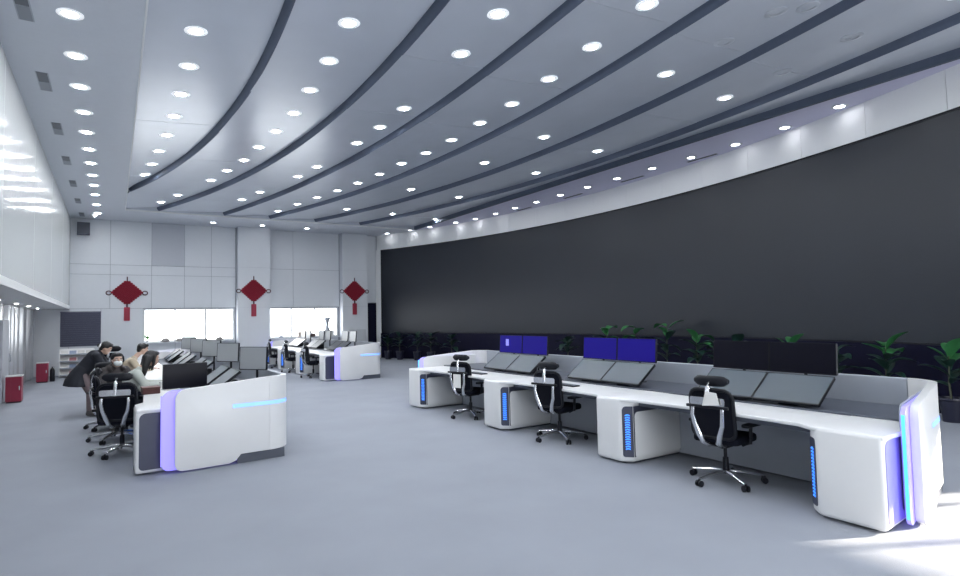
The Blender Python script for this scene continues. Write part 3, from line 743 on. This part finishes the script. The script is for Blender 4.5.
lump((1.75, YB-.12, SZ), .16, 'grey brown cloth bag on the left window sill', 'bag', 'cloth_bag', GREYB)
lump((2.25, YB-.12, SZ), .14, 'low grey bundle on the left window sill', 'bag', 'cloth_bundle', GREYB)
lump((3.72, YB-.145, SZ), .14, 'round grey pot at the right end of the left window sill', 'pot', 'round_pot', GREYB)
lump((6.2, YB-.12, SZ), .11, 'small pale pot on the right window sill', 'pot', 'small_pot', GREYL)
t = thing('sill_box', 'beige box on the right window sill', 'box', (7.15, YB-.12, SZ)); MB().box(-.22, .22, -.09, .09, 0, .22).build('box_body', mat('beige', (.6, .52, .47), .7), t, bev=.008); MB().box(-.23, .23, -.1, .1, .20, .24).build('lid', mat('beige', (0, 0, 0)), t, bev=.005)
lump((7.55, YB-.13, SZ), .17, 'dark brown bag beside the beige box on the window sill', 'bag', 'brown_bag', DKB)
t = thing('sill_box', 'white carton on the right window sill under the vase', 'box', (8.2, YB-.12, SZ)); MB().box(-.34, .34, -.1, .1, 0, .24).build('box_body', WHITE, t, bev=.008); MB().box(-.35, .35, -.11, .11, .215, .25).build('lid', WHITE, t, bev=.005)
t = thing('vase', 'slim waisted grey vase on the white carton in the window', 'vase', (8.25, YB-.12, SZ+.25))
MB().lathe([(.13, 0), (.13, .03), (.08, .14), (.06, .28), (.08, .42), (.15, .58), (.16, .60), (.14, .60), (.05, .4), (.001, .38)], 18).build('vase_body', GREYL, t, smooth=True); MB().lathe([(.14, 0), (.14, .015), (.001, .018)], 18).build('foot', GREYB, t)
t = thing('sill_plant', 'small green plant on the left end of the window sill', 'plant', (1.12, YB-.12, SZ))
MB().lathe([(.05, 0), (.07, .10), (.001, .10)], 12).build('pot', WHITE, t)
for k in range(10):
    a = k*2.4; e = .10+.05*random.random()
    MB().add([(0, 0, .1), (e*.6*math.cos(a)-.03*math.sin(a), e*.6*math.sin(a)+.03*math.cos(a), .20), (e*math.cos(a), e*math.sin(a), .26+.06*(k % 3)), (e*.6*math.cos(a)+.03*math.sin(a), e*.6*math.sin(a)-.03*math.cos(a), .20)], [(0, 1, 2, 3)]).build('leaf', mat('leaf_light', (.25, .45, .2), .5), t)
t = thing('white_board', 'pale flat screen before the pillar nearest the video wall', 'monitor', (9.35, 25.2, 0))
MB().prism(rrect(-.40, .40, .86, 1.38, .02), -.02, .02, 'y').build('panel', mat('pale_panel', (.55, .57, .60), .4), t, bev=.004); MB().tube([(0, .03, .9), (0, .03, .03)], .03, 8).build('post', GREYL, t); MB().prism(rrect(-.3, .3, -.2, .2, .05), 0, .03).build('foot', GREYL, t)

# ================================================================= PLANTS ALONG THE SCREEN BASE
def leaf_mesh(L, W, droop, mt, fold=.25):
    n = 7; vs_ = []
    for j in range(n+1):
        q = j/n; x = L*q; z = L*(.55*q - droop*q*q); ww = W*math.sin(PI*min(1, q*.93+.05))**.8
        for s_ in (-1, -.5, 0, .5, 1): vs_.append((x, s_*ww, z + abs(s_)*ww*fold))
    return MB().add(vs_, [(j*5+c, j*5+c+1, (j+1)*5+c+1, (j+1)*5+c) for j in range(n) for c in range(4)]).mesh('leaf', mt, smooth=True)
LM = {'g': [leaf_mesh(.46, .12, .38, LEAF), leaf_mesh(.40, .13, .70, LEAF), leaf_mesh(.34, .11, .20, LEAF)],
      'd': [leaf_mesh(.42, .11, .45, LEAFD), leaf_mesh(.36, .11, .8, LEAFD), leaf_mesh(.32, .09, .3, LEAFD)]}
POTM = MB().lathe([(.13, 0), (.17, .34), (.185, .35), (.18, .38), (.155, .38), (.15, .33), (.001, .33)], 18).mesh('pot', POT, smooth=True)
def plant(x, y, h, label, top='g', n=11):
    t = thing('potted_plant', label, 'plant', (x, y, 0), random.uniform(0, 6), 'potted plants along the screen base')
    link('pot', POTM, t)
    MB().tube([(0, 0, .30), (.02, .01, .6), (0, .02, h-.15)], [.018, .014, .009], 6).build('stem', STEM, t)
    for k in range(n):
        f = k/(n-1); z = .55 + (h-.72)*f; a = k*2.4+random.uniform(-.3, .3)
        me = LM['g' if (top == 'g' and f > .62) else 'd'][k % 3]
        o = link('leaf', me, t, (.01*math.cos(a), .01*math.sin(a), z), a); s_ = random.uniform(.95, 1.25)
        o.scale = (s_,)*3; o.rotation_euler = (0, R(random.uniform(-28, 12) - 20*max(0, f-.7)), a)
def yx(px, off):            # where the sight line of column px meets a line 'off' before the curved wall
    d = ray(px, 335); y = 1.0
    while wall_x(y)-off > d.x/d.y*y and y < 25.5: y += .02
    return wall_x(y)-off, y
plist = [(607, 1.50, 'g'), (635, 1.58, 'g'), (667, 1.62, 'g'), (697, 1.34, 'g'), (737, 1.24, 'd'), (790, 1.27, 'g'), (886, 1.32, 'g'), (948, 1.24, 'g'), (388, 1.24, 'd'), (400, 1.26, 'd'), (417, 1.28, 'd'), (431, 1.22, 'd'), (452, 1.16, 'd'), (567, 1.12, 'd'), (835, 1.15, 'd'), (718, 1.15, 'd')]
desc = ['green plant rising behind the left of the middle blue monitors', 'green plant rising behind the right of the middle blue monitors', 'tallest green plant right of the blue monitors', 'low pale leaved plant left of the near black monitors', 'dark plant behind the left near black monitor', 'green tipped plant behind the right near black monitor', 'broad green plant behind the near end of the console', 'green plant at the right edge of the picture',
        'leftmost dark plant at the screen frame post', 'second dark plant from the screen frame post', 'third dark plant from the screen frame post', 'fourth dark plant from the screen frame post', 'dark plant just left of the console row far end', 'dark plant between the two pairs of blue monitors', 'dark plant right of the near black monitors', 'dark plant between the tallest plant and the black monitors', 'dark plant between the two green plants at the right edge']
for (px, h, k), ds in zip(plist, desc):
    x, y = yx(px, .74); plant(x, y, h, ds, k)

# ================================================================= PEOPLE
def remesh(mb, name, mt, voxel, smooth_it=6, extra=None):
    me = mb.mesh('tmp', mt); o = bpy.data.objects.new('tmp', me); C.objects.link(o)
    md = o.modifiers.new('r', 'REMESH'); md.mode = 'VOXEL'; md.voxel_size = voxel
    sm = o.modifiers.new('s', 'SMOOTH'); sm.iterations = smooth_it; sm.factor = .5
    dg = bpy.context.evaluated_depsgraph_get(); dg.update()
    out = bpy.data.meshes.new_from_object(o.evaluated_get(dg)); out.name = name
    bpy.data.objects.remove(o); bpy.data.meshes.remove(me)
    for p in out.polygons: p.use_smooth = True
    if not out.materials: out.materials.append(mt)
    return out
def chain(mb, pts, n=10):
    """tapering limb: pts = [(point, radius)...], rounded at each joint"""
    for (p, r), (q, s_) in zip(pts, pts[1:]):
        p, q = Vector(p), Vector(q); mb.tube([p.lerp(q, k/4) for k in range(5)], [r+(s_-r)*k/4 for k in range(5)], n)
    for p, r in pts: mb.ball(p, r, n, 7)
    return mb
def hand_bits(mb, wrist, d, palm_n, side):
    """palm and five curled fingers; d: pointing direction, palm_n: palm normal, side: thumb side"""
    d, pn = Vector(d).normalized(), Vector(palm_n).normalized(); sd = Vector(side).normalized(); w_ = Vector(wrist)
    for k in range(4): chain(mb, [(w_+sd*(.006*(k-1.5)), .018), (w_+d*.085+sd*(.020*(1.5-k)), .013)], 8)
    for k, L in enumerate((.070, .078, .072, .056)):
        b = w_+d*.088+sd*(.020*(1.5-k)); m1 = b+d*L*.5+pn*.006; e_ = m1+d*L*.42+pn*L*.35
        chain(mb, [(b, .0095), (m1, .0085), (e_, .0070)], 8)
    b = w_+d*.025+sd*.030; chain(mb, [(b, .013), (b+d*.035+sd*.026, .011), (b+d*.062+sd*.030+pn*.012, .0085)], 8)
def person(name_label, loc, rz, J, cols, hair, mask=False, hood=False, coat=None, bun=False, skirt=None):
    """J: joints in local space (facing +X, left = +Y)"""
    SK = mat('skin', (.60, .40, .31), .55); HR = mat('hair_black', (.012, .011, .013), .5)
    t = thing('person', name_label, 'person', loc, rz)
    hd = Vector(J['head']); f = Vector(J['face']).normalized(); sd = Vector((0, 0, 1)).cross(f).normalized(); u = f.cross(sd)
    H = lambda a, b, c: hd + f*a + sd*b + u*c
    rot = Matrix((f, sd, u)).transposed()
    # continuous body: legs, pelvis, trunk, neck, head, arms
    b = MB()
    hp, ch, nk = Vector(J['hip']), Vector(J['chest']), Vector(J['neck'])
    chain(b, [(hp, .125), (hp.lerp(ch, .5), .115), (ch, .125)], 14); chain(b, [(ch, .09), (nk, .052), (hd-u*.03, .05)], 12)
    for s_ in 'lr':
        sh, el, wr_, kn, an, to = [Vector(J[k+s_]) for k in ('sh', 'el', 'wr', 'kn', 'an', 'to')]
        q = 1 if s_ == 'l' else -1
        hj = hp + Vector((0, q*.085, -.02)) if 'hj' not in J else Vector(J['hj'+s_])
        chain(b, [(ch+Vector((0, 0, .06)), .07), (sh, .058), (el, .043), (wr_, .028)], 10)
        chain(b, [(hj, .095), (kn, .062), (an, .042)], 12); chain(b, [(an, .042), (to, .034)], 10)
    b.ball(H(.0, 0, .02), (.098, .078, .112), 16, 12, rot); b.ball(H(.035, 0, -.055), (.062, .055, .065), 14, 10, rot)
    b.ball(H(.097, 0, -.012), (.020, .013, .022), 8, 6, rot); b.ball(H(.085, 0, -.060), (.015, .028, .012), 8, 6, rot)
    for q in (-1, 1): b.ball(H(.0, q*.080, -.01), (.022, .012, .030), 8, 6, rot)
    body = remesh(b, 'body', SK, .013)
    hb = MB()
    for s_ in 'lr':
        wr_, el = Vector(J['wr'+s_]), Vector(J['el'+s_]); d = (wr_-el).normalized(); d = Vector((d.x, d.y, d.z*.3)).normalized()
        side = Vector((0, 0, 1)).cross(d)*(-1 if s_ == 'l' else 1)
        chain(hb, [(wr_-d*.03, .026), (wr_+d*.01, .022)], 8); hand_bits(hb, wr_, d, (0, 0, -1), side)
    hm = remesh(hb, 'hands', SK, .0055, 2)
    bm = bmesh.new(); bm.from_mesh(body); bm.from_mesh(hm); bm.to_mesh(body); bm.free(); bpy.data.meshes.remove(hm)
    for p in body.polygons: p.use_smooth = True
    link('body', body, t)
    # face
    for q in (-1, 1):
        e = MB().ball(H(.088, q*.033, .012), (.010, .014, .009), 8, 6, rot).build('eye', TRIMW, t, smooth=True)
        MB().ball(H(.097, q*.033, .012), (.003, .006, .006), 8, 6, rot).build('iris', HR, e)
        MB().ball(H(.092, q*.034, .034), (.008, .022, .005), 8, 6, rot).build('eyebrow', HR, t)
    if not mask: MB().ball(H(.096, 0, -.058), (.006, .024, .006), 8, 6, rot).build('lips', mat('lips', (.42, .16, .14), .5), t)
    else:
        MB().ball(H(.058, 0, -.045), (.062, .068, .056), 14, 10, rot).build('face_mask', mat('mask_white', (.82, .84, .84), .6), t, smooth=True)
        for q in (-1, 1): MB().tube([H(.06, q*.062, -.03), H(.0, q*.088, -.0)], .003, 5).build('mask_loop', TRIMW, t)
    # hair
    hr = MB(); hr.ball(H(-.022, 0, .042), (.103, .092, .098), 16, 12, rot); hr.ball(H(.045, 0, .095), (.055, .072, .035), 12, 8, rot)
    hr.ball(H(-.06, 0, -.01), (.06, .078, .08), 12, 8, rot)
    if hair == 'long':
        for q in (-1, 0, 1):
            for p_ in (-1, 0): chain(hr, [(H(-.05+.04*p_, q*.065, .02), .045), (H(-.075+.02*p_, q*.075, -.12), .045), (H(-.06, q*.06, -.24)-Vector((.03, 0, .02)), .03)], 8)
        for q in (-1, 1): chain(hr, [(H(.02, q*.082, .05), .022), (H(.02, q*.088, -.06), .024), (H(.01, q*.08, -.17), .018)], 8)
    if bun: hr.ball(H(-.125, 0, .0), .045, 10, 8)
    link('hair', remesh(hr, 'hair', HR, .010, 3), t)
    if bun: MB().tube([H(-.105, .045*math.cos(q), .0+.045*math.sin(q)) for q in [k*PI/6 for k in range(13)]], .022, 8, cap=False, up=tuple(f)).build('hair_tie', TRIMW, t, smooth=True)
    # clothes
    top, leg_, shoe = cols
    c = MB(); ext = .020
    chain(c, [(hp, .125+ext), (hp.lerp(ch, .5), .120+ext), (ch, .128+ext)], 16); chain(c, [(ch, .10), (nk-(nk-ch)*.15, .070)], 14)
    for s_ in 'lr':
        sh, el, wr_ = [Vector(J[k+s_]) for k in ('sh', 'el', 'wr')]
        chain(c, [(ch+Vector((0, 0, .05)), .088), (sh, .078), (el, .062), (el.lerp(wr_, .92), .046)], 12)
    if skirt: c.tube([p for p, r in skirt], [r for p, r in skirt], 20, flat=.72, up=(1, 0, 0))
    if coat:
        for (p, q, r0, r1) in coat: chain(c, [(p, r0), (q, r1)], 16)
    if hood: chain(c, [(H(-.09, -.09, -.13), .05), (H(-.12, 0, -.11), .06), (H(-.09, .09, -.13), .05)], 10); chain(c, [(H(.03, -.10, -.15), .04), (H(-.09, -.09, -.13), .05)], 10); chain(c, [(H(.03, .10, -.15), .04), (H(-.09, .09, -.13), .05)], 10)
    link('coat' if coat is not None else 'sweater', remesh(c, 'top', top, .014, 4), t)
    c = MB()
    for s_ in 'lr':
        kn, an = Vector(J['kn'+s_]), Vector(J['an'+s_]); q = 1 if s_ == 'l' else -1; hj = hp + Vector((0, q*.085, -.02))
        chain(c, [(hp, .128), (hj, .108), (kn, .076), (an.lerp(kn, .12), .058)], 12)
    link('trousers', remesh(c, 'trousers', leg_, .014, 4), t)
    for s_ in 'lr':
        an, to = Vector(J['an'+s_]), Vector(J['to'+s_]); c = MB(); chain(c, [(an+(Vector(J['kn'+s_])-an)*.22, .058), (an, .054), (an+Vector((-.02, 0, -.02)), .05), (to, .044)], 10)
        me = remesh(c, 'shoe', shoe, .013, 3)
        for v_ in me.vertices: v_.co.z = max(v_.co.z, .004)
        link('boot' if coat is not None else 'shoe', me, t)
    return t
def seated(lean=.30, head=(.40, 0, 1.24), face=(1, 0, -.15), arms=.5, asz=.80):
    J = dict(hip=(0, 0, .58), chest=(lean*.62, 0, .93), neck=(lean*.9, 0, 1.09), head=head, face=face)
    for s_, q in (('l', 1), ('r', -1)):
        J['sh'+s_] = (lean*.70, q*.165, 1.01); J['el'+s_] = (lean*.9+.05, q*.23, .80+.03); J['wr'+s_] = (lean+arms*.62, q*.10, asz+.03)
        J['kn'+s_] = (.44, q*.10, .54); J['an'+s_] = (.40, q*.11, .09); J['to'+s_] = (.55, q*.12, .045)
    return J
CRM = mat('sweater_beige', (.50, .42, .32), .85, bump=.4); PALE = mat('sweater_pale', (.55, .58, .54), .85, bump=.4)
DKG = mat('coat_dark_grey', (.055, .048, .050), .85, bump=.4); NVY = mat('coat_black', (.010, .012, .020), .8, bump=.3)
JEAN = mat('trousers_dark', (.03, .035, .05), .8); TAUPE = mat('trousers_taupe', (.17, .13, .135), .8); BOOT = mat('boots_grey', (.09, .085, .085), .7); SHOE = mat('shoe_dark', (.03, .03, .03), .6)
person('seated woman with long black hair and a pale sweater leaning over the desk', (.12, 10.95, 0), 0, seated(.30, (.42, 0, 1.24), (1, .15, -.15)), (PALE, JEAN, SHOE), 'long')
person('seated man with short black hair in a beige sweater leaning over the desk', (.14, 14.8, 0), R(6), seated(.30, (.42, 0, 1.26), (1, -.1, -.2)), (CRM, JEAN, SHOE), 'short')
person('seated person in a dark hooded coat and white face mask facing the camera', (.0, 12.05, 0), R(-72), seated(.14, (.19, 0, 1.20), (1, 0, -.08), .35, .62), (DKG, JEAN, SHOE), 'short', mask=True, hood=True, coat=[((0, 0, .56), (.12, 0, .52), .15, .13)])
# standing person bending over, coat tails hanging behind
J = dict(hip=(-.18, 0, .88), chest=(.05, 0, 1.17), neck=(.15, 0, 1.27), head=(.24, 0, 1.34), face=(1, -.05, -.55))
for s_, q in (('l', 1), ('r', -1)):
    J['sh'+s_] = (.10, q*.17, 1.20); J['el'+s_] = (.24, q*.20, .98); J['wr'+s_] = (.42, q*.13, .93)
    J['kn'+s_] = (.04+.04*q, q*.09, .48); J['an'+s_] = (.06+.07*q, q*.10, .09); J['to'+s_] = (.20+.07*q, q*.11, .045)
person('standing person in a long black coat bending over the seated colleagues', (-.36, 14.0, 0), R(-6), J, (NVY, TAUPE, BOOT), 'short', coat=[], skirt=[((-.13, 0, .98), .16), ((-.20, 0, .85), .22), ((-.24, 0, .72), .28), ((-.25, 0, .62), .31)], bun=True)

# headset and phone-like items on the people's desk
t = thing('desk_phone', 'white desk phone before the woman in the pale sweater', 'telephone', (.74, 10.25, .78), R(20))
MB().add([(-.09, -.08, 0), (.09, -.08, 0), (.09, .08, 0), (-.09, .08, 0), (-.09, -.08, .02), (.09, -.08, .06), (.09, .08, .06), (-.09, .08, .02)], [(3,2,1,0), (4,5,6,7), (0,1,5,4), (1,2,6,5), (2,3,7,6), (3,0,4,7)]).build('phone_base', WHITE, t, bev=.005)
MB().tube([(-.06, .06, .055), (0, .06, .075), (.06, .06, .075)], [.018, .013, .018], 8).build('handset', TRIMW, t, smooth=True)
